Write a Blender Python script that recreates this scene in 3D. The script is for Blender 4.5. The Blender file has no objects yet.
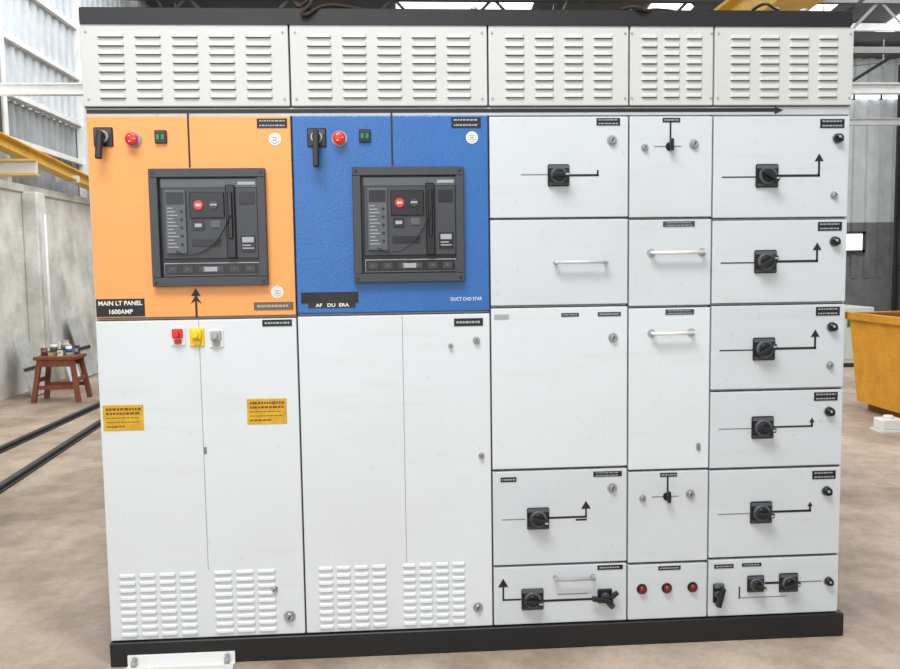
import bpy, bmesh, math, random
from mathutils import Matrix, Vector
random.seed(4)
S = bpy.context.scene
S.view_settings.view_transform = 'Standard'
S.view_settings.exposure = 0.0

# ------------------------------------------------------------ materials
def lin(c):
    return tuple(((v/255)/12.92 if v/255 <= .04045 else ((v/255+.055)/1.055)**2.4) for v in c)
def mat(name, rgb, rough=.5, metal=0., var=.0, vscale=6., bump=0., bscale=60., emit=0., rgb2=None, spec=.5, grime=0.):
    m = bpy.data.materials.new(name); m.use_nodes = True
    nt = m.node_tree; b = nt.nodes['Principled BSDF']; L = nt.links
    c = lin(rgb)
    b.inputs['Roughness'].default_value = rough
    b.inputs['Metallic'].default_value = metal
    b.inputs['Specular IOR Level'].default_value = spec
    tc = nt.nodes.new('ShaderNodeTexCoord')
    n = nt.nodes.new('ShaderNodeTexNoise'); n.inputs['Scale'].default_value = vscale
    n.inputs['Detail'].default_value = 6; n.inputs['Roughness'].default_value = .62
    L.new(tc.outputs['Object'], n.inputs['Vector'])
    r = nt.nodes.new('ShaderNodeValToRGB')
    d = lin(rgb2) if rgb2 else tuple(x*(1-var) for x in c)
    r.color_ramp.elements[0].position = .32; r.color_ramp.elements[0].color = (*d, 1)
    r.color_ramp.elements[1].position = .62; r.color_ramp.elements[1].color = (*c, 1)
    L.new(n.outputs['Fac'], r.inputs['Fac'])
    col = r.outputs['Color']
    if grime:
        # sparse smudges, rubbed streaks and specks
        for sc, lo, hi, amt, off in (((1.,1.,1.8), .62, .82, grime*.6, 3.), ((1.5,1.5,14.), .70, .82, grime*.6, 31.), ((20.,20.,24.), .78, .82, grime*2.5, 23.)):
            mp = nt.nodes.new('ShaderNodeMapping'); mp.inputs['Scale'].default_value = sc; mp.inputs['Location'].default_value = (off, off*.3, off*.7)
            L.new(tc.outputs['Object'], mp.inputs['Vector'])
            q = nt.nodes.new('ShaderNodeTexNoise'); q.inputs['Scale'].default_value = 2.2; q.inputs['Detail'].default_value = 5; q.inputs['Roughness'].default_value = .5
            L.new(mp.outputs['Vector'], q.inputs['Vector'])
            rr = nt.nodes.new('ShaderNodeValToRGB')
            rr.color_ramp.elements[0].position = lo-.12; rr.color_ramp.elements[0].color = (1,1,1,1)
            rr.color_ramp.elements[1].position = hi; g = 1-amt; rr.color_ramp.elements[1].color = (g, g*.99, g*.975, 1)
            L.new(q.outputs['Fac'], rr.inputs['Fac'])
            mx = nt.nodes.new('ShaderNodeMix'); mx.data_type = 'RGBA'; mx.blend_type = 'MULTIPLY'; mx.inputs[0].default_value = 1
            L.new(col, mx.inputs[6]); L.new(rr.outputs['Color'], mx.inputs[7]); col = mx.outputs[2]
    L.new(col, b.inputs['Base Color'])
    if bump:
        n2 = nt.nodes.new('ShaderNodeTexNoise'); n2.inputs['Scale'].default_value = bscale
        L.new(tc.outputs['Object'], n2.inputs['Vector'])
        bp = nt.nodes.new('ShaderNodeBump'); bp.inputs['Strength'].default_value = bump
        bp.inputs['Distance'].default_value = .01
        L.new(n2.outputs['Fac'], bp.inputs['Height'])
        L.new(bp.outputs['Normal'], b.inputs['Normal'])
    if emit:
        b.inputs['Emission Color'].default_value = (*c, 1)
        b.inputs['Emission Strength'].default_value = emit
    return m

M = dict(
 door=mat('paint_light_grey', (200,205,208), .34, 0, .03, 1.6, .03, 5, grime=.10),
 doorw=mat('paint_white_grey', (212,216,219), .38, 0, .03, 1.4, .02, 4, grime=.08),
 vent=mat('paint_vent_grey', (195,197,194), .45, 0, .03, 2, grime=.08),
 frame=mat('paint_frame', (184,188,190), .5, 0, .1, 8, grime=.2),
 gap=mat('gap_shade_dark', (66,67,68), .8),  # dark colour painted for shade in panel gaps and under louvre hoods
 slot_shade=mat('louvre_shade_strip', (112,113,112), .7),  # grey painted for the thin shadow below each louvre
 orange=mat('paint_orange', (236,157,84), .40, 0, .04, 5, .12, 140, grime=.08),
 blue=mat('paint_blue', (44,102,170), .34, 0, .10, 7, .14, 120, grime=.12),
 black=mat('black_paint', (20,20,22), .5, 0, .2, 12),
 blackp=mat('black_plastic', (24,24,26), .35, 0, .1, 20),
 tape=mat('black_tape', (26,26,30), .5),
 thin=mat('scuffed_line', (120,122,124), .6),
 steel=mat('chrome', (190,190,192), .25, .9, .1, 30),
 steelw=mat('zinc', (170,172,174), .45, .35, .1, 30),
 dkgrey=mat('dark_grey_plastic', (60,62,66), .45, 0, .1, 30),
 mdgrey=mat('mid_grey_plastic', (86,89,94), .45, 0, .1, 30),
 ltgrey=mat('light_grey_plastic', (160,162,164), .5),
 white=mat('white_plastic', (228,228,226), .45),
 red=mat('red_plastic', (214,42,36), .35),
 redd=mat('red_lamp_dark', (110,18,26), .2),
 green=mat('green_lamp', (20,120,60), .3),
 yellow=mat('yellow_plastic', (236,200,20), .4),
 sticker=mat('sticker_yellow', (212,168,28), .5, 0, .3, 30, grime=.15),
 stickr=mat('sticker_print', (120,66,25), .6),
 gold=mat('brass_label', (96,88,56), .4),
 crane=mat('crane_yellow', (222,180,76), .5, 0, .2, 4),
 bin=mat('bin_yellow', (222,156,36), .55, 0, .25, 5, grime=.3),
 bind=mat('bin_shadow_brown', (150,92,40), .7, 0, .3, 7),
 wood=mat('stained_wood', (132,72,50), .7, 0, .4, 9),
 board=mat('grey_board', (176,178,176), .7, 0, .3, 6),
 rope=mat('rope_brown', (52,40,34), .9, 0, .3, 60),
 brick=mat('whitewashed_wall', (224,224,219), .9, 0, 0, 1.8, .3, 12, rgb2=(172,172,165), grime=.25),
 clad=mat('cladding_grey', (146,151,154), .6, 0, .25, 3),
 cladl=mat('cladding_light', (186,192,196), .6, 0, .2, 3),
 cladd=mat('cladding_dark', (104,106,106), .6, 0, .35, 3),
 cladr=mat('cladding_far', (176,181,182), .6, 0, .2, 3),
 roof=mat('roof_sheet', (84,85,88), .7, 0, .3, 2),
 steelb=mat('white_steel_beam', (216,218,218), .5, 0, .15, 5),
 steeld=mat('dark_steel', (54,52,50), .6, 0, .3, 5),
 sky=mat('daylight_glazing', (246,250,255), .5, emit=3.2),
 cabinet=mat('cabinet_white', (200,208,200), .5, 0, .06, 4),
)
def floor_mat():
    m = bpy.data.materials.new('concrete_floor'); m.use_nodes = True
    nt = m.node_tree; b = nt.nodes['Principled BSDF']; b.inputs['Roughness'].default_value = .55
    tc = nt.nodes.new('ShaderNodeTexCoord'); L = nt.links
    def noise(s, det, ro=.6):
        a = nt.nodes.new('ShaderNodeTexNoise'); a.inputs['Scale'].default_value = s; a.inputs['Detail'].default_value = det; a.inputs['Roughness'].default_value = ro
        L.new(tc.outputs['Object'], a.inputs['Vector']); return a
    a = noise(.8, 9, .68); c = noise(4, 8, .72); e = noise(45, 4)
    sp = nt.nodes.new('ShaderNodeSeparateXYZ'); L.new(tc.outputs['Object'], sp.inputs[0])
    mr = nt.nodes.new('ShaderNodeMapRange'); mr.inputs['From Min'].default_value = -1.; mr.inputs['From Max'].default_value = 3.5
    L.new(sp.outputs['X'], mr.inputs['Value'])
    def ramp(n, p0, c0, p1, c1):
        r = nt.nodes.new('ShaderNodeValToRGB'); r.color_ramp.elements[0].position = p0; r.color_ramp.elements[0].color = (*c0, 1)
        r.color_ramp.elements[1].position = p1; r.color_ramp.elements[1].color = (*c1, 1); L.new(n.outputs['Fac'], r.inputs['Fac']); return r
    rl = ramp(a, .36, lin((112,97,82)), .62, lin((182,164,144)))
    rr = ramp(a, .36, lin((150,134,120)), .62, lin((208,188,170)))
    def mix(f, x, y, mode='MIX'):
        mx = nt.nodes.new('ShaderNodeMix'); mx.data_type = 'RGBA'; mx.blend_type = mode
        if f is None: mx.inputs[0].default_value = 1
        else: L.new(f, mx.inputs[0])
        L.new(x, mx.inputs[6]); L.new(y, mx.inputs[7]); return mx.outputs[2]
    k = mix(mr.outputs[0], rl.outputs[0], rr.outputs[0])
    k = mix(None, k, ramp(c, .34, (.72,.71,.70), .56, (1,1,1)).outputs[0], 'MULTIPLY')
    k = mix(None, k, ramp(e, .3, (.88,.88,.88), .6, (1,1,1)).outputs[0], 'MULTIPLY')
    L.new(k, b.inputs['Base Color'])
    bp = nt.nodes.new('ShaderNodeBump'); bp.inputs['Strength'].default_value = .15; bp.inputs['Distance'].default_value = .01
    L.new(c.outputs['Fac'], bp.inputs['Height']); L.new(bp.outputs['Normal'], b.inputs['Normal'])
    return m
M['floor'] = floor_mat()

# ------------------------------------------------------------ mesh builder
class B:
    def __init__(s): s.bm = bmesh.new(); s.mats = []
    def mi(s, k):
        if k not in s.mats: s.mats.append(k)
        return s.mats.index(k)
    def box(s, x0, x1, y0, y1, z0, z1, k, bev=0., rot=None, seg=1):
        r = bmesh.ops.create_cube(s.bm, size=1)
        vs = r['verts']
        bmesh.ops.scale(s.bm, vec=(x1-x0, y1-y0, z1-z0), verts=vs)
        fs = set(f for v in vs for f in v.link_faces)
        if bev:
            es = list(set(e for v in vs for e in v.link_edges))
            rr = bmesh.ops.bevel(s.bm, geom=es, offset=bev, segments=seg, affect='EDGES', profile=.6)
            vs = list(set(v for f in rr['faces'] for v in f.verts)); fs = set(f for v in vs for f in v.link_faces)
            vs = list(set(v for f in fs for v in f.verts))
        if rot is not None: bmesh.ops.rotate(s.bm, cent=(0,0,0), matrix=rot, verts=vs)
        bmesh.ops.translate(s.bm, vec=((x0+x1)/2, (y0+y1)/2, (z0+z1)/2), verts=vs)
        i = s.mi(k)
        for f in fs: f.material_index = i
        return vs
    def cyl(s, c, axis, L, r0, r1, k, seg=24):
        r = bmesh.ops.create_cone(s.bm, cap_ends=True, segments=seg, radius1=r0, radius2=r1, depth=L)
        vs = r['verts']; ax = Vector(axis).normalized()
        q = Vector((0,0,1)).rotation_difference(ax).to_matrix()
        bmesh.ops.translate(s.bm, vec=(0,0,L/2), verts=vs)
        bmesh.ops.rotate(s.bm, cent=(0,0,0), matrix=q, verts=vs)
        bmesh.ops.translate(s.bm, vec=c, verts=vs)
        i = s.mi(k)
        for f in set(f for v in vs for f in v.link_faces): f.material_index = i; f.smooth = len(f.verts) == 4
    def ball(s, c, r, k, sc=(1,1,1)):
        q = bmesh.ops.create_uvsphere(s.bm, u_segments=16, v_segments=10, radius=r)
        bmesh.ops.scale(s.bm, vec=sc, verts=q['verts']); bmesh.ops.translate(s.bm, vec=c, verts=q['verts'])
        i = s.mi(k)
        for f in set(f for v in q['verts'] for f in v.link_faces): f.material_index = i; f.smooth = True
    def poly(s, pts, k):
        f = s.bm.faces.new([s.bm.verts.new(p) for p in pts]); f.material_index = s.mi(k); return f
    def prism(s, pts, y0, y1, k):
        n = len(pts)
        a = [s.bm.verts.new((p[0], y0, p[1])) for p in pts]; b = [s.bm.verts.new((p[0], y1, p[1])) for p in pts]
        i = s.mi(k); fs = [s.bm.faces.new(a), s.bm.faces.new(b[::-1])]
        for j in range(n): fs.append(s.bm.faces.new([a[j], b[j], b[(j+1)%n], a[(j+1)%n]]))
        for f in fs: f.material_index = i
    def out(s, name, parent=None, recalc=True):
        if recalc: bmesh.ops.recalc_face_normals(s.bm, faces=s.bm.faces[:])
        me = bpy.data.meshes.new(name); s.bm.to_mesh(me); s.bm.free()
        for k in s.mats: me.materials.append(M[k])
        o = bpy.data.objects.new(name, me); S.collection.objects.link(o)
        if parent: o.parent = parent
        return o
def empty(name, loc=(0,0,0)):
    e = bpy.data.objects.new(name, None); S.collection.objects.link(e); e.location = loc; return e
def wire(name, pts, r, k, parent=None):
    c = bpy.data.curves.new(name, 'CURVE'); c.dimensions = '3D'; c.bevel_depth = r; c.bevel_resolution = 3
    sp = c.splines.new('NURBS'); sp.points.add(len(pts)-1)
    for p, q in zip(sp.points, pts): p.co = (*q, 1)
    sp.use_endpoint_u = True; sp.order_u = 3
    c.materials.append(M[k]); o = bpy.data.objects.new(name, c); S.collection.objects.link(o)
    if parent: o.parent = parent
    return o
def text(name, body, x, y, z, size, k, parent, sx=1., bold=.02):
    c = bpy.data.curves.new(name, 'FONT'); c.body = body; c.size = size; c.align_x = 'CENTER'; c.align_y = 'CENTER'
    c.extrude = .0003; c.offset = size*bold; c.materials.append(M[k])
    o = bpy.data.objects.new(name, c); S.collection.objects.link(o)
    o.location = (x, y, z); o.rotation_euler = (math.pi/2, 0, 0); o.scale = (sx, 1, 1); o.parent = parent
    return o

# ------------------------------------------------------------ switchboard
ZB = .085
SB = empty('electrical_switchboard')
CX = [0, .661, 1.312, 1.788, 2.078, 2.559]
W = CX[-1]
b = B(); b.box(-.004, W+.004, .022, .80, ZB, ZB+2.052, 'frame'); b.out('enclosure_body', SB)
b = B(); b.box(0, 2.575, -.012, .80, 0, ZB-.001, 'black', .003); b.out('plinth', SB)
b = B()
b.box(-.003, W, .0, .80, ZB+2.056, ZB+2.104, 'black', .003)
b.box(0, W-.01, -.004, .03, ZB+2.050, ZB+2.060, 'black')
b.out('top_frame', SB)
b = B()
for x in CX[1:-1]: b.box(x-.003, x+.003, .0185, .0225, ZB, ZB+2.05, 'gap')  # dark strips standing in for shade between columns
b.out('column_gap_shade', SB)
b = B()
b.box(.06, .42, -.060, -.014, 0, .006, 'white'); b.box(.06, .42, -.020, -.013, 0.006, .042, 'white', .001)
b.box(.06, .42, -.060, -.054, .006, .016, 'white')
for x in (.085, .395):
    b.cyl((x, -.037, .006), (0,0,1), .022, .009, .009, 'steelw', 6); b.cyl((x, -.021, .03), (0,-1,0), .008, .009, .009, 'steelw', 6)
b.out('foot_channel', SB)

def door(name, x0, x1, z0, z1, k, g=.0028):
    b = B(); b.box(x0+g, x1-g, 0, .020, ZB+z0+g, ZB+z1-g, k, .003, seg=2)
    b.box(x0+.001, x1-.001, .0195, .0222, ZB+z0+.0005, ZB+z1-.0005, 'gap')  # dark backing sheet, shade of the door gap put in as colour
    b.out(name, SB)
    return (x0, x1, ZB+z0, ZB+z1)
def at(D, fx, fy): return D[0]+(D[1]-D[0])*fx, D[3]-(D[3]-D[2])*fy

def louvers(name, xs, zs, w, k, h=.015, d=.007):
    b = B()
    for x in xs:
        for z in zs:
            e = .007; a = x-w/2; c = x+w/2; t = z+h/2; u = z-h/2
            m = z+.001
            T = [(a+.003,0.0005,t),(c-.003,0.0005,t)]; Mi = [(a+e,-d*.8,m),(c-e,-d*.8,m)]; Lo = [(a+e,-d,u),(c-e,-d,u)]; Fl = [(a,0.0005,u+.001),(c,0.0005,u+.001)]
            b.poly([T[0],Mi[0],Mi[1],T[1]], k); b.poly([Mi[0],Lo[0],Lo[1],Mi[1]], k)
            b.poly([T[0],Fl[0],Lo[0],Mi[0]], k); b.poly([T[1],Mi[1],Lo[1],Fl[1]], k)
            b.poly([Lo[0],Fl[0],Fl[1],Lo[1]], 'gap')  # hood underside coloured dark for shade
            b.box(a+.004, c-.004, -.0005, .0005, u-.0025, u+.001, 'slot_shade')  # strip on the panel face painted as the louvre's shadow
    return b.out(name, SB, recalc=False)

VENTC = [5, 5, 4, 3, 4]
VX = [-.005, .661, 1.312, 1.788, 2.078, 2.566]
for i in range(5):
    x0, x1 = VX[i], VX[i+1]
    D = door('vent_panel_%d'%(i+1), x0, x1, 1.788, 2.054, 'vent')
    n = VENTC[i]; w = (x1-x0); m = .040 if i != 3 else .03
    step = (w-2*m)/n; lw = step-.030 if i != 3 else step-.018
    louvers('vent_louvers_%d'%(i+1), [x0+m+step*(j+.5) for j in range(n)], [ZB+1.824+.0275*j for j in range(8)], lw, 'vent', .013, .007)
    b = B()
    for fx in (.03, .97):
        for fy in (.1, .9):
            x, z = at(D, fx, fy); b.cyl((x, 0, z), (0,-1,0), .003, .004, .0035, 'steelw', 12)
    b.out('vent_screws_%d'%(i+1), SB)
b = B()
b.box(0, W, .010, .022, ZB+1.760, ZB+1.787, 'frame', .001)
b.box(.004, 2.30, .0088, .0102, ZB+1.770, ZB+1.782, 'tape')
b.prism([(2.295, ZB+1.762), (2.325, ZB+1.7755), (2.295, ZB+1.787)], .0085, .010, 'tape')
b.out('busbar_mimic_tape', SB)

# ---- feature builders
def line(b, pts, t, k, y=0.):
    for (xa, za), (xb, zb) in zip(pts[:-1], pts[1:]):
        b.box(min(xa,xb)-t/2, max(xa,xb)+t/2, y-.0012, y+.0004, min(za,zb)-t/2, max(za,zb)+t/2, k)
def arrow_up(b, x, z, s, k): b.prism([(x-s*.6, z), (x, z+s), (x+s*.6, z)], -.0014, .0004, k)
def label(name, D, fx, fy, w, h, k='black', lines=2):
    x, z = at(D, fx, fy); b = B()
    b.box(x-w/2, x+w/2, -.002, .0004, z-h/2, z+h/2, k)
    for j in range(lines):
        zz = z+h/2-h*(j+.5)/lines; p = x-w*.42
        th = h/lines*.15
        while p < x+w*.38:
            q = min(p+random.uniform(.004, .012), x+w*.42); b.box(p, q, -.0026, -.0018, zz-th, zz+th, 'ltgrey'); p = q+.0025
    b.out(name, SB)
def knob(name, D, fx, fy, r=.014, k='steel', key=True):
    x, z = at(D, fx, fy); b = B()
    b.cyl((x, 0.0005, z), (0,-1,0), .004, r, r*.95, 'steelw' if k == 'steel' else k)
    b.cyl((x, -.003, z), (0,-1,0), .010, r*.72, r*.62, k)
    if key:
        b.box(x-r*.10, x+r*.10, -.0145, -.012, z-r*.4, z+r*.4, 'blackp' if k == 'steel' else 'dkgrey', rot=Matrix.Rotation(.5, 3, 'Y'))
    b.out(name, SB)
def round_sticker(name, D, fx, fy, r=.020):
    x, z = at(D, fx, fy); b = B()
    b.cyl((x, .0005, z), (0,-1,0), .0018, r, r, 'white', 32); b.cyl((x, -.001, z), (0,-1,0), .0012, r*.72, r*.72, 'ltgrey', 32); b.cyl((x, -.002, z), (0,-1,0), .0008, r*.62, r*.62, 'white', 32)
    for j in (-1, 0, 1): b.box(x-r*.4, x+r*.4, -.0032, -.0026, z+j*r*.28-.001, z+j*r*.28+.001, 'mdgrey')
    b.out(name, SB)
def darklock(name, D, fx, fy, r=.018):
    x, z = at(D, fx, fy); b = B()
    b.cyl((x, .0005, z), (0,-1,0), .004, r*1.05, r, 'steelw'); b.cyl((x, -.003, z), (0,-1,0), .016, r*.9, r*.8, 'blackp')
    b.box(x-r*.8, x+r*.8, -.026, -.016, z-r*.3, z+r*.3, 'blackp', .003, rot=Matrix.Rotation(.7, 3, 'Y'))
    b.ball((x-r*.15, -.026, z+r*.15), r*.28, 'steelw', (1,.4,1))
    b.out(name, SB)
def rotary(name, D, fx, fy, s=.074, ang=0., grip='blackp'):
    x, z = at(D, fx, fy); b = B(); h = s/2
    b.box(x-h, x+h, -.008, .0005, z-h, z+h, 'blackp', .004)
    b.box(x-h*.93, x+h*.93, -.010, -.007, z+h*.62, z+h*.9, 'mdgrey')
    b.box(x-h*.93, x+h*.93, -.010, -.007, z-h*.9, z-h*.68, 'dkgrey')
    b.cyl((x, -.007, z), (0,-1,0), .012, h*.80, h*.72, 'mdgrey', 32)
    b.cyl((x, -.018, z), (0,-1,0), .010, h*.58, h*.50, 'blackp', 32)
    R = Matrix.Rotation(ang, 3, 'Y')
    b.box(x-h*.82, x+h*.82, -.046, -.024, z-h*.20, z+h*.20, grip, .004, rot=R, seg=2)
    o = Vector((h*.6,0,0)); o.rotate(R)
    b.box(x+o.x-.006, x+o.x+.006, -.0475, -.0455, z+o.z-.003, z+o.z+.003, 'ltgrey')
    b.out(name, SB)
def lever_switch(name, D, fx, fy, s=.062, L=.085, ang=.2):
    x, z = at(D, fx, fy); b = B(); h = s/2
    b.box(x-h, x+h, -.006, .0005, z-h, z+h, 'blackp', .003)
    b.box(x-h*.9, x+h*.9, -.0075, -.005, z+h*.3, z+h*.85, 'dkgrey')
    b.cyl((x, -.005, z), (0,-1,0), .014, h*.66, h*.6, 'steelw', 28)
    b.cyl((x, -.019, z), (0,-1,0), .014, h*.45, h*.42, 'blackp', 28)
    R = Matrix.Rotation(ang, 3, 'Y'); c = R @ Vector((0, 0, -L*.40))
    b.box(x+c.x-.010, x+c.x+.010, -.046, -.026, z+c.z-L*.60, z+c.z+L*.60, 'blackp', .006, rot=R, seg=3)
    b.out(name, SB)
def mushroom(name, D, fx, fy, r=.021):
    x, z = at(D, fx, fy); b = B()
    b.cyl((x, .0005, z), (0,-1,0), .004, r*1.25, r*1.2, 'ltgrey', 32)
    b.cyl((x, -.003, z), (0,-1,0), .012, r*.6, r*.6, 'white', 32)
    b.cyl((x, -.014, z), (0,-1,0), .010, r*.85, r, 'red', 32)
    b.ball((x, -.023, z), r, 'red', (1, .35, 1))
    for k in range(3):
        a = k*2.1; b.box(x+math.cos(a)*r*.5-.003, x+math.cos(a)*r*.5+.003, -.0320, -.028, z+math.sin(a)*r*.5-.001, z+math.sin(a)*r*.5+.001, 'white')
    b.out(name, SB)
def lamp(name, D, fx, fy, s=.038):
    x, z = at(D, fx, fy); b = B(); h = s/2
    b.box(x-h, x+h, -.010, .0005, z-h*1.1, z+h*1.1, 'blackp', .002)
    for q in (-1, 1): b.box(x+q*h*.42-h*.28, x+q*h*.42+h*.28, -.014, -.009, z-h*.55, z+h*.35, 'green', .001)
    b.box(x-h*.7, x+h*.7, -.0115, -.0095, z+h*.65, z+h*.85, 'dkgrey')
    b.out(name, SB)
def breaker(name, D, fx0, fx1, fy0, fy1):
    x0, zt = at(D, fx0, fy0); x1, zb = at(D, fx1, fy1); w = x1-x0; h = zt-zb
    X = lambda f: x0+w*f
    Z = lambda f: zt-h*f
    b = B()
    def bx(a, c, t, u, y0, y1, k, bev=0.): b.box(X(a), X(c), y0, y1, Z(u), Z(t), k, bev)
    t = .075
    bx(0,1,0,t,-.022,.0005,'dkgrey',.002); bx(0,1,1-t,1,-.022,.0005,'dkgrey',.002)
    bx(0,t,t,1-t,-.022,.0005,'dkgrey',.002); bx(1-t,1,t,1-t,-.022,.0005,'dkgrey',.002)
    for (p, q) in ((.035,.035),(.965,.035),(.035,.965),(.965,.965)): b.cyl((X(p),-.021,Z(q)),(0,-1,0),.003,.005,.005,'blackp',12)
    bx(t,1-t,t,1-t,-.004,.0005,'blackp')
    bx(.10,.925,.09,.765,-.014,-.003,'dkgrey',.002)
    bx(.10,.925,.09,.16,-.016,-.013,'mdgrey')
    bx(.13,.31,.18,.72,-.022,-.012,'mdgrey',.002)
    bx(.145,.295,.20,.30,-.0235,-.021,'blackp')
    for j in range(12): bx(.15,.20+.02*(j%3),.33+.03*j,.338+.03*j,-.0228,-.021,'ltgrey')
    for j in range(5): b.cyl((X(.272),-.021,Z(.36+.07*j)),(0,-1,0),.003,.0045,.0045,'blackp',12)
    bx(.34,.64,.20,.42,-.019,-.013,'blackp',.002)
    b.cyl((X(.42),-.018,Z(.31)),(0,-1,0),.007,.016,.015,'red',24)
    bx(.40,.44,.30,.32,-.0258,-.0245,'white')
    b.cyl((X(.55),-.018,Z(.31)),(0,-1,0),.006,.014,.013,'dkgrey',24); bx(.52,.58,.30,.315,-.0248,-.0235,'ltgrey')
    bx(.36,.46,.44,.52,-.017,-.013,'blackp'); bx(.38,.44,.465,.495,-.018,-.0165,'ltgrey')
    bx(.52,.60,.44,.50,-.017,-.013,'mdgrey')
    bx(.35,.60,.60,.66,-.016,-.013,'blackp')
    bx(.655,.735,.14,.765,-.026,-.012,'blackp',.003)
    bx(.675,.715,.20,.60,-.034,-.024,'blackp',.003)
    bx(.77,.90,.20,.30,-.017,-.013,'blackp')
    bx(.77,.90,.57,.71,-.017,-.013,'blackp'); bx(.785,.885,.585,.63,-.018,-.0165,'ltgrey'); bx(.785,.86,.65,.66,-.018,-.0165,'ltgrey'); bx(.785,.885,.675,.685,-.018,-.0165,'ltgrey')
    bx(.76,.91,.115,.140,-.0172,-.0155,'ltgrey')
    bx(.10,.925,.80,.91,-.012,-.003,'ltgrey',.001); bx(.106,.919,.807,.903,-.014,-.011,'blackp')
    for j in range(6):
        c = .17+.135*j; bx(c-.040,c+.040,.828,.882,-.0155,-.0135,'dkgrey'); b.cyl((X(c),-.015,Z(.855)),(0,-1,0),.003,.0045,.004,'mdgrey',12)
    bx(.44,.56,.835,.875,-.0165,-.015,'ltgrey')
    b.out(name, SB)
    wire(name+'_cable', [(X(.22),-.026,Z(.70)),(X(.30),-.034,Z(.74)),(X(.45),-.036,Z(.72)),(X(.58),-.034,Z(.62)),(X(.66),-.03,Z(.48)),(X(.70),-.036,Z(.40))], .0022, 'blackp', SB)

DO = door('incomer_door_orange', CX[0]+.002, CX[1], 1.102, 1.762, 'orange')
DB = door('incomer_door_blue', CX[1], CX[2], 1.106, 1.762, 'blue')
for D, n, px in ((DO, 'mains', .495), (DB, 'generator', .505)):
    b = B(); x, zt = at(D, px, 0); _, zb = at(D, px, .25)
    line(b, [(x, zt+.006), (x, zb)], .006, 'tape')
    if n == 'mains':
        x, z1 = at(D, .5, .885); _, z2 = at(D, .5, .995)
        line(b, [(x, z1), (x, z2)], .007, 'tape'); arrow_up(b, x, z1-.004, .026, 'tape'); b.prism([(x-.018, z1-.03), (x, z1-.018), (x+.018, z1-.03), (x,z1)], -.0014, .0004, 'tape')
    b.out(n+'_mimic_line', SB)
lever_switch('selector_switch_1', DO, .083, .104, L=.075, ang=.1)
lever_switch('selector_switch_2', DB, .126, .112, L=.10, ang=.02)
mushroom('stop_button_1', DO, .228, .118); mushroom('stop_button_2', DB, .240, .118)
lamp('indicator_lamp_1', DO, .361, .105); lamp('indicator_lamp_2', DB, .368, .105)
breaker('air_circuit_breaker_1', DO, .298, .866, .262, .842)
breaker('air_circuit_breaker_2', DB, .300, .866, .262, .842)
label('rating_label_1', DO, .905, .040, .098, .030); label('rating_label_2', DB, .885, .040, .098, .034)
round_sticker('round_sticker_1', DO, .917, .118); round_sticker('round_sticker_2', DB, .914, .115); round_sticker('round_sticker_3', DO, .905, .878)
label('brand_label_1', DO, .885, .948, .13, .026, 'gold', 1)
x, z = at(DO, .127, .944)
b = B(); b.box(x-.078, x+.078, -.002, .0004, z-.029, z+.029, 'black'); b.out('nameplate', SB)
text('nameplate_text_1', 'MAIN LT PANEL', x, -.0028, z+.014, .0205, 'white', SB, .98)
text('nameplate_text_2', '1600AMP', x, -.0028, z-.014, .0205, 'white', SB, .98)
x, z = at(DB, .175, .925); b = B()
b.box(x-.098, x+.092, -.002, .0004, z-.012, z+.024, 'black'); b.box(x-.075, x+.082, -.0022, .0003, z-.028, z-.008, 'blackp')
b.prism([(x-.05,z+.02),(x-.02,z-.02),(x+.085,z-.005),(x+.088,z+.018)], -.0030, -.0018, 'blackp')
b.out('taped_nameplate', SB)
text('taped_nameplate_text', 'AF   DU  ERA', x+.005, -.0032, z-.020, .016, 'white', SB, 1.2)
x, z = at(DB, .875, .935); text('chalk_note', 'DUCT CHD STAR', x, -.0004, z, .016, 'white', SB, .85, .005)

D1 = door('lower_door_left', CX[0], CX[1], 0, 1.097, 'doorw'); D2 = door('lower_door_centre', CX[1], CX[2], 0, 1.101, 'doorw')
for n, D, f in ((1, D1, .51), (2, D2, .54)):
    b = B(); x, z = at(D, f, .004); x2, z2 = at(D, f, .78)
    b.box(x-.0008, x+.0008, -.0006, .0003, z2, z, 'thin'); b.out('door_seam_%d'%n, SB)
def frac_louvers(name, D, f0, f1, n):
    xa, _ = at(D, f0, 0); xb, _ = at(D, f1, 0); st = (xb-xa)/n
    _, zt = at(D, 0, .790); _, zb = at(D, 0, .978)
    louvers(name, [xa+st*(j+.5) for j in range(n)], [zb+(zt-zb)*j/8 for j in range(9)], st-.007, 'doorw', .0115, .006)
frac_louvers('door_louvers_1', D1, .050, .455, 4); frac_louvers('door_louvers_2', D1, .53, .86, 3)
frac_louvers('door_louvers_3', D2, .065, .44, 4); frac_louvers('door_louvers_4', D2, .51, .86, 4)
knob('door_lock_4', D1, .918, .94, .021); knob('door_lock_5', D2, .918, .935, .018); knob('door_catch_1', D1, .845, .850, .012)
knob('door_catch_2', D2, .79, .10, .009); knob('door_catch_3', D2, .925, .085, .013); knob('door_catch_4', D2, .945, .447, .011)
label('rating_label_3', D1, .90, .016, .098, .022, 'black', 1); label('rating_label_4', D2, .885, .028, .098, .026, 'black', 1)
for i, (fx, k) in enumerate(((.406, 'red'), (.50, 'yellow'), (.595, 'ltgrey'))):
    x, z = at(D1, fx, .055+.004*(i-1)); b = B()
    b.box(x-.024, x+.024, -.005, .0005, z-.032, z+.03, 'white' if i != 1 else 'yellow', .003)
    b.box(x-.017, x+.017, -.020, -.004, z-.006, z+.026, k, .005, seg=2)
    b.cyl((x, -.018, z+.008), (0,-1,0), .014, .010, .008, k)
    b.box(x-.011, x+.011, -.012, -.004, z-.026, z-.010, k, .002)
    b.out('phase_indicator_%d'%(i+1), SB)
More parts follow.
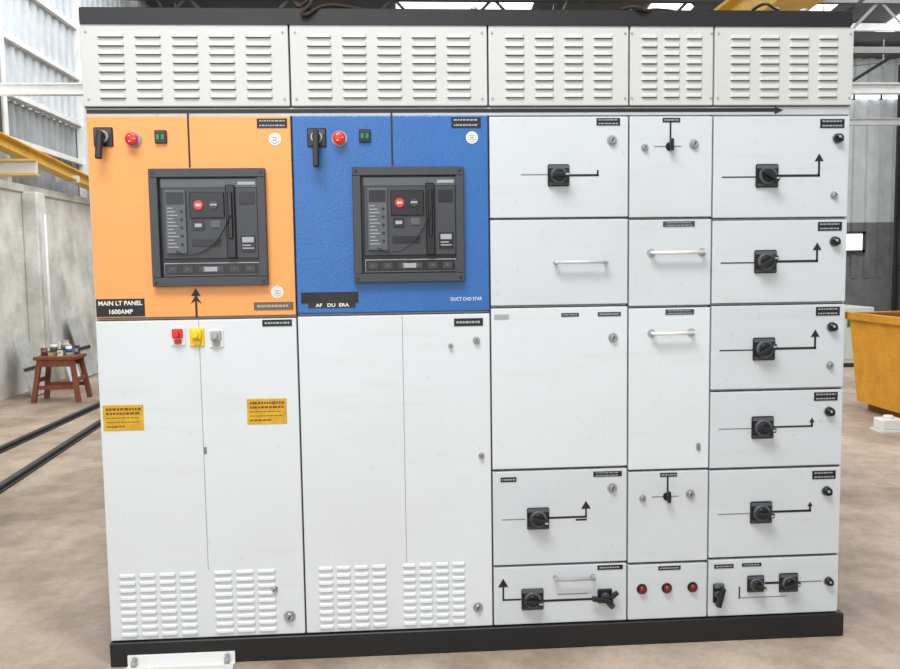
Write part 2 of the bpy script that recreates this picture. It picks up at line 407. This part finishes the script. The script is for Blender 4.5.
for i, (fx, fy) in enumerate(((.118, .297), (.835, .288))):
    x, z = at(D1, fx, fy); b = B(); w, h = .066, .043
    b.box(x-w, x+w, -.0012, .0004, z-h, z+h, 'sticker')
    for j in range(5):
        zz = z+h*(.68-.34*j); th = (.008, .007, .0025, .0025, .005)[j]; p = x-w*.85
        e_ = x+w*(.85, .75, .6, .8, .1)[j]
        while p < e_:
            q = min(p+random.uniform(.005, .014), x+w*.88); b.box(p, q, -.0018, -.001, zz-th/2, zz+th/2, 'stickr'); p = q+.003
    b.out('warning_sticker_%d'%(i+1), SB)
x, z = at(D1, .5, .405)
b = B(); b.box(x+.012-.005, x+.012+.005, -.0012, .0004, z-.012, z+.012, 'thin'); b.out('seam_mark', SB)

# ---- column 3
c = (CX[2], CX[3])
A3 = door('feeder_door_1', *c, 1.417, 1.757, 'door'); B3 = door('feeder_door_2', *c, 1.121, 1.415, 'door')
C3 = door('feeder_door_3', *c, .556, 1.117, 'doorw'); D3 = door('feeder_door_4', *c, .215, .552, 'door'); E3 = door('feeder_door_5', *c, 0, .212, 'door')
rotary('feeder_handle_1', A3, .493, .58, .074, .0)
b = B(); line(b, [at(A3,.58,.58), at(A3,.775,.58)], .007, 'tape'); line(b, [at(A3,.775,.58), at(A3,.775,.54)], .006, 'tape'); line(b, [at(A3,.23,.57), at(A3,.42,.57)], .003, 'thin')
line(b, [at(D3,.07,.51), at(D3,.24,.51)], .003, 'thin'); line(b, [at(D3,.42,.505), at(D3,.69,.505)], .007, 'tape'); line(b, [at(D3,.69,.5), at(D3,.69,.40)], .006, 'tape'); arrow_up(b, *at(D3,.69,.42), .028, 'tape')
line(b, [at(D3,.62,.535), at(D3,.69,.535)], .006, 'tape')
line(b, [at(E3,.075,.28), at(E3,.075,.56)], .006, 'tape'); line(b, [at(E3,.075,.56), at(E3,.20,.56)], .006, 'tape'); arrow_up(b, *at(E3,.075,.34), .030, 'tape'); line(b, [at(E3,.38,.60), at(E3,.73,.60)], .008, 'tape'); line(b, [at(E3,.48,.5), at(E3,.70,.5)], .003, 'thin')
b.out('feeder_mimic_lines', SB)
rotary('feeder_handle_2', D3, .335, .505, .078, .25); rotary('feeder_handle_3', E3, .29, .56, .078, .1)
label('rating_label_5', A3, .85, .06, .08, .024); label('rating_label_6', D3, .85, .06, .10, .018); label('rating_label_7', D3, .12, .09, .055, .016, 'black', 1)
label('rating_label_8', C3, .08, .055, .05, .016, 'ltgrey', 1); label('rating_label_9', C3, .575, .05, .06, .012, 'black', 1); label('rating_label_10', C3, .86, .05, .08, .014, 'dkgrey', 1); label('rating_label_11', E3, .87, .07, .09, .016, 'black', 1)
knob('feeder_lock_1', A3, .877, .24, .018); knob('feeder_lock_2', C3, .888, .195, .017); knob('feeder_lock_3', D3, .885, .21, .018)
def pull(name, D, f0, f1, fy, k='white', ros=True, t=.006):
    xa, z = at(D, f0, fy); xb, _ = at(D, f1, fy); b = B()
    for x in (xa, xb):
        b.cyl((x, .0005, z), (0,-1,0), .004, t*2.4 if ros else t*1.3, t*2.2 if ros else t*1.2, 'steelw'); b.cyl((x, -.002, z), (0,-1,0), .028, t, t, k, 16)
        b.ball((x, -.03, z), t, k)
    b.cyl((xa, -.03, z), (1,0,0), xb-xa, t, t, k, 16)
    b.out(name, SB)
pull('pull_handle_1', B3, .47, .83, .50, 'door', False, .0055)
pull('pull_handle_2', E3, .46, .74, .20, 'ltgrey', False, .0055)
def lever_handle(name, D, fx, fy, v=False):
    x, z = at(D, fx, fy); b = B(); a, c = (.018, .036) if v else (.026, .026)
    b.box(x-a, x+a, -.008, .0005, z-c, z+c, 'blackp', .004)
    b.cyl((x, -.007, z), (0,-1,0), .016, .017, .014, 'dkgrey')
    if v:
        b.box(x-.009, x+.009, -.040, -.021, z-.040, z+.030, 'blackp', .004, rot=Matrix.Rotation(.25, 3, 'Y'), seg=2)
        b.box(x-.016, x+.018, -.022, -.008, z+.022, z+.040, 'mdgrey', .003)
    else:
        b.box(x-.052, x+.022, -.040, -.021, z-.012, z+.004, 'blackp', .004, rot=Matrix.Rotation(.18, 3, 'Y'), seg=2)
        b.box(x+.010, x+.044, -.036, -.020, z+.004, z+.018, 'blackp', .004, rot=Matrix.Rotation(-.7, 3, 'Y'), seg=2)
        b.box(x+.004, x+.030, -.030, -.016, z-.036, z-.016, 'dkgrey', .003, rot=Matrix.Rotation(.8, 3, 'Y'))
    b.out(name, SB)
lever_handle('feeder_handle_4', E3, .83, .55)

# ---- column 4
c = (CX[3], CX[4])
A4 = door('metering_door_1', *c, 1.414, 1.757, 'door'); B4 = door('metering_door_2', *c, 1.112, 1.411, 'door'); C4 = door('metering_door_3', *c, .540, 1.109, 'doorw')
D4 = door('metering_door_4', *c, .207, .537, 'door'); E4 = door('metering_door_5', *c, 0, .203, 'door')
b = B()
for D, fy in ((A4, .30), (D4, .28)):
    line(b, [at(D,.49,.05), at(D,.49,fy-.05)], .006, 'tape'); line(b, [at(D,.30,fy), at(D,.62,fy)], .003, 'thin')
b.out('metering_mimic_lines', SB)
for i, (D, fy) in enumerate(((A4, .31), (D4, .29))):
    knob('metering_lock_%d'%(3*i+1), D, .185, fy, .013); knob('metering_knob_%d'%(i+1), D, .485, fy-.01, .015, 'blackp'); knob('metering_lock_%d'%(3*i+2), D, .77, fy-.03, .017)
    x, z = at(D, .485, fy-.02); b = B(); b.box(x-.006, x+.006, -.03, -.012, z-.020, z+.020, 'blackp', .003); b.out('metering_key_%d'%(i+1), SB)
    label('metering_label_%d'%(i+1), D, .50, .045, .06, .014, 'black', 1)
label('metering_label_3', B4, .60, .06, .11, .018, 'dkgrey'); label('metering_label_4', C4, .62, .03, .10, .018, 'dkgrey'); label('metering_label_5', E4, .52, .08, .08, .014, 'black', 1)
pull('pull_handle_3', B4, .27, .88, .385, 'white', True); pull('pull_handle_4', C4, .28, .76, .155, 'white', True)
b = B(); x, z = at(C4, .86, .86); b.box(x-.006, x+.006, -.008, .0004, z-.012, z+.012, 'thin', .002); b.out('door_catch_5', SB)
for i, fx in enumerate((.18, .49, .81)):
    x, z = at(E4, fx, .44); b = B(); b.cyl((x, .0005, z), (0,-1,0), .005, .019, .018, 'blackp'); b.cyl((x,-.004,z), (0,-1,0), .010, .014, .013, 'redd'); b.ball((x,-.013,z), .013, 'redd', (1,.6,1)); b.out('red_lamp_%d'%(i+1), SB)

# ---- column 5
c = (CX[4], CX[5]); zs = [1.757, 1.406, 1.113, .8125, .5345, .2115, 0.]
hfy = [.585, .50, .52, .475, .49]; lab = [.06, .07, .07, .075, .07]
b5 = B()
for i in range(5):
    D = door('outgoing_door_%d'%(i+1), *c, zs[i+1]+.003, zs[i]-.001, 'door')
    rotary('outgoing_handle_%d'%(i+1), D, .392, hfy[i], .080, (.5, -.5, -.5, .15, .1)[i])
    xe = (.775, .775, .775, .765, .765)[i]; k = 'tape'
    line(b5, [at(D,.07,hfy[i]+.01), at(D,.31,hfy[i]+.01)], .004 if i < 3 else .003, 'tape' if i < 3 else 'thin')
    line(b5, [at(D,.47,hfy[i]), at(D,xe,hfy[i])], .008 if i != 3 else .006, k)
    up = (.14, .13, .13, .05, .05)[i]
    line(b5, [at(D,xe,hfy[i]), at(D,xe,hfy[i]-up)], .007, k); arrow_up(b5, *at(D,xe,hfy[i]-up), .026 if i < 3 else .016, k)
    label('outgoing_label_%d'%(i+1), D, .865, lab[i]+.02, .085, .030, 'black')
    darklock('outgoing_lock_%d'%(i+1), D, (.905,.90,.895,.89,.885)[i], (.225,.27,.275,.29,.27)[i])
    if i in (0, 2): knob('outgoing_screw_%d'%(i+1), D, .89, (.78,0,.73)[i], .014)
b5.out('outgoing_mimic_lines', SB)
F5 = door('outgoing_door_6', *c, 0, zs[5]-.001, 'door')
lever_handle('outgoing_handle_6', F5, .075, .58, True); rotary('outgoing_handle_7', F5, .36, .44, .062, .3); rotary('outgoing_handle_8', F5, .61, .44, .070, -.3); darklock('outgoing_lock_6', F5, .915, .44, .016)
b = B(); line(b, [at(F5,.44,.44), at(F5,.53,.44)], .008, 'tape'); line(b, [at(F5,.69,.44), at(F5,.86,.44)], .004, 'thin'); line(b, [at(F5,.24,.68), at(F5,.24,.50)], .005, 'tape'); line(b, [at(F5,.24,.68), at(F5,.60,.68)], .003, 'thin'); b.out('outgoing_mimic_lines_lower', SB)
label('outgoing_label_6', F5, .12, .12, .07, .014, 'black', 1); label('outgoing_label_7', F5, .33, .11, .07, .012, 'black', 1)

TOP = ZB+2.104
b = B()
for x in (1.27, 1.79, 2.40): b.cyl((x, .03, TOP), (0,0,1), .012, .012, .012, 'steelw')
b.out('lifting_bolts', SB)
wire('tie_rope', [(.69,.03,TOP+.008),(.71,.05,TOP+.03),(.74,.02,TOP+.035),(.73,-.012,TOP+.0),(.70,-.012,TOP-.02),(.72,-.014,TOP-.03),(.76,.0,TOP+.004),(.82,.03,TOP+.02),(.92,.06,TOP+.008)], .006, 'rope', SB)
wire('tie_rope_end', [(1.77,.03,TOP+.008),(1.80,-.01,TOP+.012),(1.84,-.012,TOP-.01),(1.88,.02,TOP+.008),(1.95,.05,TOP+.01)], .006, 'rope', SB)
wire('tie_rope_hook', [(2.22,.03,TOP+.008),(2.25,.0,TOP+.03),(2.28,-.01,TOP+.0),(2.31,.03,TOP+.012)], .005, 'blackp', SB)

# ------------------------------------------------------------ building shell
XL, XR, YB, YF = -3.1, 14., 15., -7.
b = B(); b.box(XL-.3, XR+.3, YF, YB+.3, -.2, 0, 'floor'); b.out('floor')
def corr(name, p0, du, L, z0, z1, n, k, pitch=.18, d=.035):
    b = B(); u = Vector(du); n = Vector(n); P = Vector(p0); pts = []; s = 0
    while s < L:
        for a, h in ((0,0),(.45,0),(.55,1),(.9,1)):
            if s+a*pitch <= L: pts.append(P+u*(s+a*pitch)+n*h*d)
        s += pitch
    for a, c in zip(pts[:-1], pts[1:]): b.poly([(a.x,a.y,z0),(c.x,c.y,z0),(c.x,c.y,z1),(a.x,a.y,z1)], k)
    return b.out(name, recalc=False)
b = B(); b.box(XL-.25, XL, YF, YB, 0, 2.22, 'brick'); b.box(XL-.25, XL+.03, YF, YB, 2.20, 2.28, 'brick')
b.out('wall_left')
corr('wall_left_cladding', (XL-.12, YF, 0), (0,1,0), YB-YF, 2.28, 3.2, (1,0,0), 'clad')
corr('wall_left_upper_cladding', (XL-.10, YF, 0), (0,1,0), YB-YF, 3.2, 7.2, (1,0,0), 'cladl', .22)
b = B()
for z in (2.75, 3.25, 3.85, 4.5): b.box(XL-.07, XL-.01, YF, YB, z-.03, z+.03, 'steelb')
for y in (6.55, 8.9, 11.5): b.box(XL-.08, XL+.02, y-.05, y+.05, 2.28, 7, 'steelb')
b.out('trim_left_girts')
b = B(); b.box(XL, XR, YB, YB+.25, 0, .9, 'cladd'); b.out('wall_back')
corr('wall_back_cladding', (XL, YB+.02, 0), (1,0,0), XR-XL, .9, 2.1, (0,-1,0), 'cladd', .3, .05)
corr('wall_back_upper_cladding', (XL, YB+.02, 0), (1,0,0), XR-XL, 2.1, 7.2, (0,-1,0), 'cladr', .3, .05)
b = B(); b.box(XR, XR+.25, YF, YB, 0, 7.2, 'clad'); b.out('wall_right')
b = B(); b.box(XL-.07, XL-.04, 4.6, 6.42, 2.75, 5.2, 'sky')
for y in (4.6, 5.2, 5.8, 6.42): b.box(XL-.05, XL+.02, y-.03, y+.03, 2.7, 5.25, 'steeld')
for z in (2.72, 3.55, 4.35, 5.22): b.box(XL-.05, XL+.02, 4.57, 6.45, z-.03, z+.03, 'steeld')
b.out('window_1')
b = B(); b.box(9.9, 11.1, YB-.06, YB-.03, 1.5, 1.86, 'sky')
for x in (9.9, 11.1): b.box(x-.03, x+.03, YB-.10, YB-.03, 1.45, 1.9, 'steeld')
for z in (1.48, 1.88): b.box(9.87, 11.13, YB-.10, YB-.03, z-.03, z+.03, 'steeld')
b.out('window_2')
b = B(); b.box(9.0, 13.2, YB-.06, YB-.03, 4.72, 4.95, 'sky')
for i in range(8): b.box(9.0+.6*i-.02, 9.0+.6*i+.02, YB-.09, YB-.03, 4.69, 4.98, 'steeld')
b.out('window_3')
for i, x in enumerate((11.55, 13.0)):
    b = B(); b.box(x-.08, x+.08, 14.2, 14.23, 0, 5.3, 'steeld'); b.box(x-.08, x+.08, 14.42, 14.45, 0, 5.3, 'steeld'); b.box(x-.012, x+.012, 14.23, 14.42, 0, 5.3, 'steeld'); b.box(x-.14, x+.14, 14.14, 14.51, 0, .02, 'steeld')
    b.out('steel_column' if i == 0 else 'steel_column.%03d'%i)
def rz(y): return 7.0-.12*max(0, y-3)
b = B()
for (ya, yb) in ((-3.5, 3.), (3., YB+.2)):
    b.poly([(XL-.3,ya,rz(ya)),(XR+.3,ya,rz(ya)),(XR+.3,yb,rz(yb)),(XL-.3,yb,rz(yb))], 'roof')
b.out('ceiling', recalc=False)
b = B()
for y in [3.5+1.2*i for i in range(10)]: b.box(XL, XR, y-.04, y+.04, rz(y)-.16, rz(y)-.03, 'steelb' if int(y) % 2 else 'steeld')
for x in (-2.6, 3.8, 8.6, 10.6, 12.4):
    for y0 in [3+1.5*i for i in range(8)]:
        y1 = y0+1.5
        b.poly([(x,y0,rz(y0)-.62),(x,y1,rz(y1)-.62),(x,y1,rz(y1)-.55),(x,y0,rz(y0)-.55)], 'steeld')
        b.poly([(x,y0,rz(y0)-.6),(x,y0+.06,rz(y0)-.6),(x,y1,rz(y1)-.18),(x,y1-.06,rz(y1)-.18)], 'steeld')
        b.poly([(x,y0,rz(y0)-.6),(x,y0+.05,rz(y0)-.6),(x,y0+.05,rz(y0)-.16),(x,y0,rz(y0)-.16)], 'steelb')
ys, zl, zh = 11.0, 4.75, 5.55
b.box(XL, XR, ys-.05, ys+.05, zl-.05, zl+.05, 'steeld'); b.box(XL, XR, ys-.05, ys+.05, zh-.05, zh+.05, 'steeld')
x = XL+.1; up = True
while x < XR-.9:
    za, zb_ = (zl, zh) if up else (zh, zl)
    b.poly([(x,ys,za),(x+.07,ys,za),(x+.87,ys,zb_),(x+.80,ys,zb_)], 'steeld'); x += .8; up = not up
b.out('roof_trusses', recalc=False)
b = B()
for (xa, xb, ya, yb) in ((1.1,3.5,10,13),(-2.2,-.9,7,12),(8.6,9.0,7,13),(10.4,10.8,7,13.5),(12.2,12.6,7,13.5),(5.6,6.4,9,13)):
    b.poly([(xa,ya,rz(ya)-.02),(xb,ya,rz(ya)-.02),(xb,yb,rz(yb)-.02),(xa,yb,rz(yb)-.02)], 'sky')
b.out('skylight_glazing', recalc=False)
b = B()
for (y, z, t) in ((6.0, 3.13, .055), (9.5, 3.35, .05)):
    b.box(XL, XR, y-.05, y+.05, z+t-.012, z+t, 'steelb'); b.box(XL, XR, y-.05, y+.05, z-t, z-t+.012, 'steelb'); b.box(XL, XR, y-.01, y+.01, z-t+.012, z+t-.012, 'steelb')
b.out('steel_tie_beam')
b = B(); R = Matrix.Rotation(-math.atan2(.22, 2.9), 3, 'X')
for dz, ww, hh in ((.06, .07, .012), (-.06, .07, .012), (0, .012, .12)):
    b.box(-2.92-ww, -2.92+ww, 3.4, 10.6, 2.55+dz-hh/2, 2.55+dz+hh/2, 'crane', rot=R)
for y in (5.2, 7.9): b.box(XL, -2.85, y-.04, y+.04, 2.40, 2.48, 'steelb')
b.box(XL+.03, -2.55, 5.9, 6.02, 2.28, 2.30, 'crane'); b.box(XL+.03, -2.55, 5.9, 6.02, 2.42, 2.44, 'crane'); b.box(XL+.03, -2.55, 5.95, 5.97, 2.30, 2.42, 'steelb')
b.out('crane_rail')
b = B()
b.box(5.0, 5.5, 4.2, YB-.2, 4.02, 4.06, 'crane'); b.box(5.0, 5.5, 4.2, YB-.2, 4.40, 4.44, 'crane'); b.box(5.12, 5.38, 4.2, YB-.2, 4.06, 4.40, 'crane')
b.out('overhead_crane_girder')
b = B(); b.box(XL, XL+.16, 6.85, 7.1, 0, 2.2, 'brick', .01); b.cyl((XL+.22, 6.9, 0), (0,0,1), 1.95, .018, .018, 'steelb', 12); b.out('wall_pillar')
for i, (xa, ya, xb, yb) in enumerate(((-1.40, 1.5, -1.68, 6.2), (-1.98, 2.6, -1.90, 7.5))):
    d = Vector((xb-xa, yb-ya, 0)); L = d.length; a = math.atan2(-d.x, d.y)
    b = B(); b.box(-.035, .035, 0, L, 0, .010, 'steeld'); b.box(-.01, .01, 0, L, .010, .028, 'steeld'); b.box(-.02, .02, 0, L, .028, .038, 'steeld')
    o = b.out('floor_rail' if i == 0 else 'floor_rail.001'); o.location = (xa, ya, 0); o.rotation_euler = (0, 0, a)
st = empty('wooden_stool', (-2.46, 6.05, 0))
b = B(); b.box(-.21, .21, -.16, .16, .43, .465, 'wood', .004); b.out('seat', st)
b = B()
for sx in (-1, 1):
    for sy in (-1, 1):
        vs = b.box(-.022, .022, -.022, .022, -.225, .225, 'wood')
        bmesh.ops.rotate(b.bm, cent=(0,0,0), matrix=Matrix.Rotation(-sx*.14, 3, 'Y') @ Matrix.Rotation(sy*.1, 3, 'X'), verts=vs)
        bmesh.ops.translate(b.bm, vec=(sx*.19, sy*.14, .222), verts=vs)
for sy in (-1, 1): b.box(-.19, .19, sy*.14-.012, sy*.14+.012, .13, .17, 'wood'); b.box(-.17, .17, sy*.13-.012, sy*.13+.012, .36, .43, 'wood')
for sx in (-1, 1): b.box(sx*.19-.012, sx*.19+.012, -.14, .14, .20, .24, 'wood')
b.out('legs', st)
for i, (x, y, r, h, k) in enumerate(((-.15,-.02,.032,.08,'wood'),(-.08,.05,.036,.12,'steelb'),(.03,.06,.040,.14,'board'),(.10,-.03,.030,.10,'white'))):
    b = B(); b.cyl((0,0,0), (0,0,1), h, r, r, k); b.cyl((0,0,h), (0,0,1), .006, r*1.06, r*1.06, 'steelw'); b.cyl((0,0,h*.3), (0,0,1), h*.4, r*1.01, r*1.01, 'blue' if i == 3 else 'gold')
    o = b.out('paint_can' if i == 0 else 'paint_can.%03d'%i); o.location = (-2.46+x, 6.05+y, .465)
for i, (x, y, w, h, k) in enumerate(((-.05,-.09,.05,.05,'sticker'),(.04,-.10,.04,.07,'white'),(.15,.06,.04,.09,'dkgrey'))):
    b = B(); b.box(-w/2, w/2, -.025, .025, 0, h, k, .003); b.box(-w/2+.004, w/2-.004, -.0265, -.0245, h*.3, h*.7, 'ltgrey'); b.box(-w*.52, w*.52, -.026, .026, h-.008, h+.001, 'steeld')
    o = b.out('hardware_box' if i == 0 else 'hardware_box.%03d'%i); o.location = (-2.46+x, 6.05+y, .465)
for i, (y, h, w, k) in enumerate(((6.40,.62,.36,'board'),(7.45,.5,.30,'steelb'),(8.0,.75,.4,'board'))):
    b = B(); b.box(0, .02, -w/2, w/2, 0, h, k, .002); b.box(.02,.03,-w/2,w/2,h*.45,h*.5,'steeld')
    o = b.out('leaning_board' if i == 0 else 'leaning_board.%03d'%i); o.location = (XL+.26, y, 0.008); o.rotation_euler = (0, -.28, 0)
sk = empty('yellow_bin', (5.68, 3.95, 0))
b = B()
w0, w1, d0, d1, H = .60, .66, .42, .48, .86
lo = [(-w0,-d0),(w0,-d0),(w0,d0),(-w0,d0)]; hi = [(-w1,-d1),(w1,-d1),(w1,d1),(-w1,d1)]
for i in range(4):
    j = (i+1)%4
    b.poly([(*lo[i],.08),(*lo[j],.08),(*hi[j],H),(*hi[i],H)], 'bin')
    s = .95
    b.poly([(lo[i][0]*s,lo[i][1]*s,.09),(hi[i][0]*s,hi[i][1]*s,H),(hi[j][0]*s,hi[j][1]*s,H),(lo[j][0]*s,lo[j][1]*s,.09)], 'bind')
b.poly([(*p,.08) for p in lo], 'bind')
b.box(-w1-.03, w1+.03, -d1-.03, -d1+.02, H-.05, H+.01, 'bin'); b.box(-w1-.03, w1+.03, d1-.02, d1+.03, H-.05, H+.01, 'bin')
b.box(-w1-.03, -w1+.02, -d1, d1, H-.05, H+.01, 'bin'); b.box(w1-.02, w1+.03, -d1, d1, H-.05, H+.01, 'bin')
for x in (-.35, 0, .35): b.box(x-.03, x+.03, -d1-.01, -d0+.02, .1, H-.04, 'bin', rot=Matrix.Rotation(.07,3,'X'))
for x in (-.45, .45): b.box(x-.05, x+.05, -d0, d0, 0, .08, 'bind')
b.out('body', sk)
b = B(); b.box(-.10,.10,-.08,.08,0,.015,'white'); b.box(-.085,.085,-.065,.065,.015,.10,'white',.01); b.cyl((0,0,.10),(0,0,1),.02,.04,.035,'white'); o = b.out('plastic_tub'); o.location = (4.82, 3.46, 0)
b = B(); b.box(-.45,.45,-.3,.3,.05,.74,'cabinet',.01); b.box(-.43,.43,-.28,.28,0,.05,'steeld'); b.box(-.40,-.02,-.312,-.3,.1,.70,'cabinet',.004); b.box(.02,.40,-.312,-.3,.1,.70,'cabinet',.004)
b.box(.1,.22,-.318,-.31,.5,.62,'green'); b.box(-.06,-.045,-.33,-.31,.35,.45,'steeld'); o = b.out('control_cabinet'); o.location = (6.42, 7.5, 0)

# ------------------------------------------------------------ lights
w = bpy.data.worlds.new('World'); S.world = w; w.use_nodes = True
w.node_tree.nodes['Background'].inputs[0].default_value = (.93, .97, 1., 1)
w.node_tree.nodes['Background'].inputs[1].default_value = .76
def area(name, loc, tgt, sx, sy, e, col=(1,1,1)):
    l = bpy.data.lights.new(name, 'AREA'); l.shape = 'RECTANGLE'; l.size = sx; l.size_y = sy; l.energy = e; l.color = col
    o = bpy.data.objects.new(name, l); S.collection.objects.link(o); o.location = loc
    o.rotation_euler = (Vector(tgt)-Vector(loc)).to_track_quat('-Z', 'Y').to_euler()
area('added_key_front', (0.3, -2.6, 5.6), (1.3, 0, .9), 3, 1.6, 310, (1,1,.995))  # added key lamp out of view, for bright doors and soft knob shadows
area('doorway_daylight', (-1.5, -6.5, 3.0), (1.2, 0, 1.0), 5, 4, 165, (.96,.98,1))
area('skylight_rear', (-.5, 6.0, 5.9), (-1.5, 6.5, 0), 6, 5, 480, (1,1,1))
area('skylight_right', (7.0, 4.0, 5.8), (6.5, 4.5, 0), 5, 5, 330, (.98,.99,1))
area('added_fill_far', (10.5, 10.0, 5.3), (11.2, 14.5, 1.8), 5, 3, 360, (.98,1,1))  # added fill lamp, brightens the back wall on the right

# ------------------------------------------------------------ camera
cd = bpy.data.cameras.new('camera'); cd.sensor_width = 36; cd.sensor_fit = 'HORIZONTAL'; cd.lens = 33.91; cd.clip_end = 200
co = bpy.data.objects.new('camera', cd); S.collection.objects.link(co)
r, u, f = Vector((.99781,-.06473,-.01383)), Vector((.01922,.08342,.99633)), Vector((.06334,.99441,-.08448))
m = Matrix.Identity(4)
for i in range(3): m[i][0] = r[i]; m[i][1] = u[i]; m[i][2] = -f[i]
m.translation = Vector((.9915, -2.8602, ZB+2.05-.7779))
co.matrix_world = m
S.camera = co
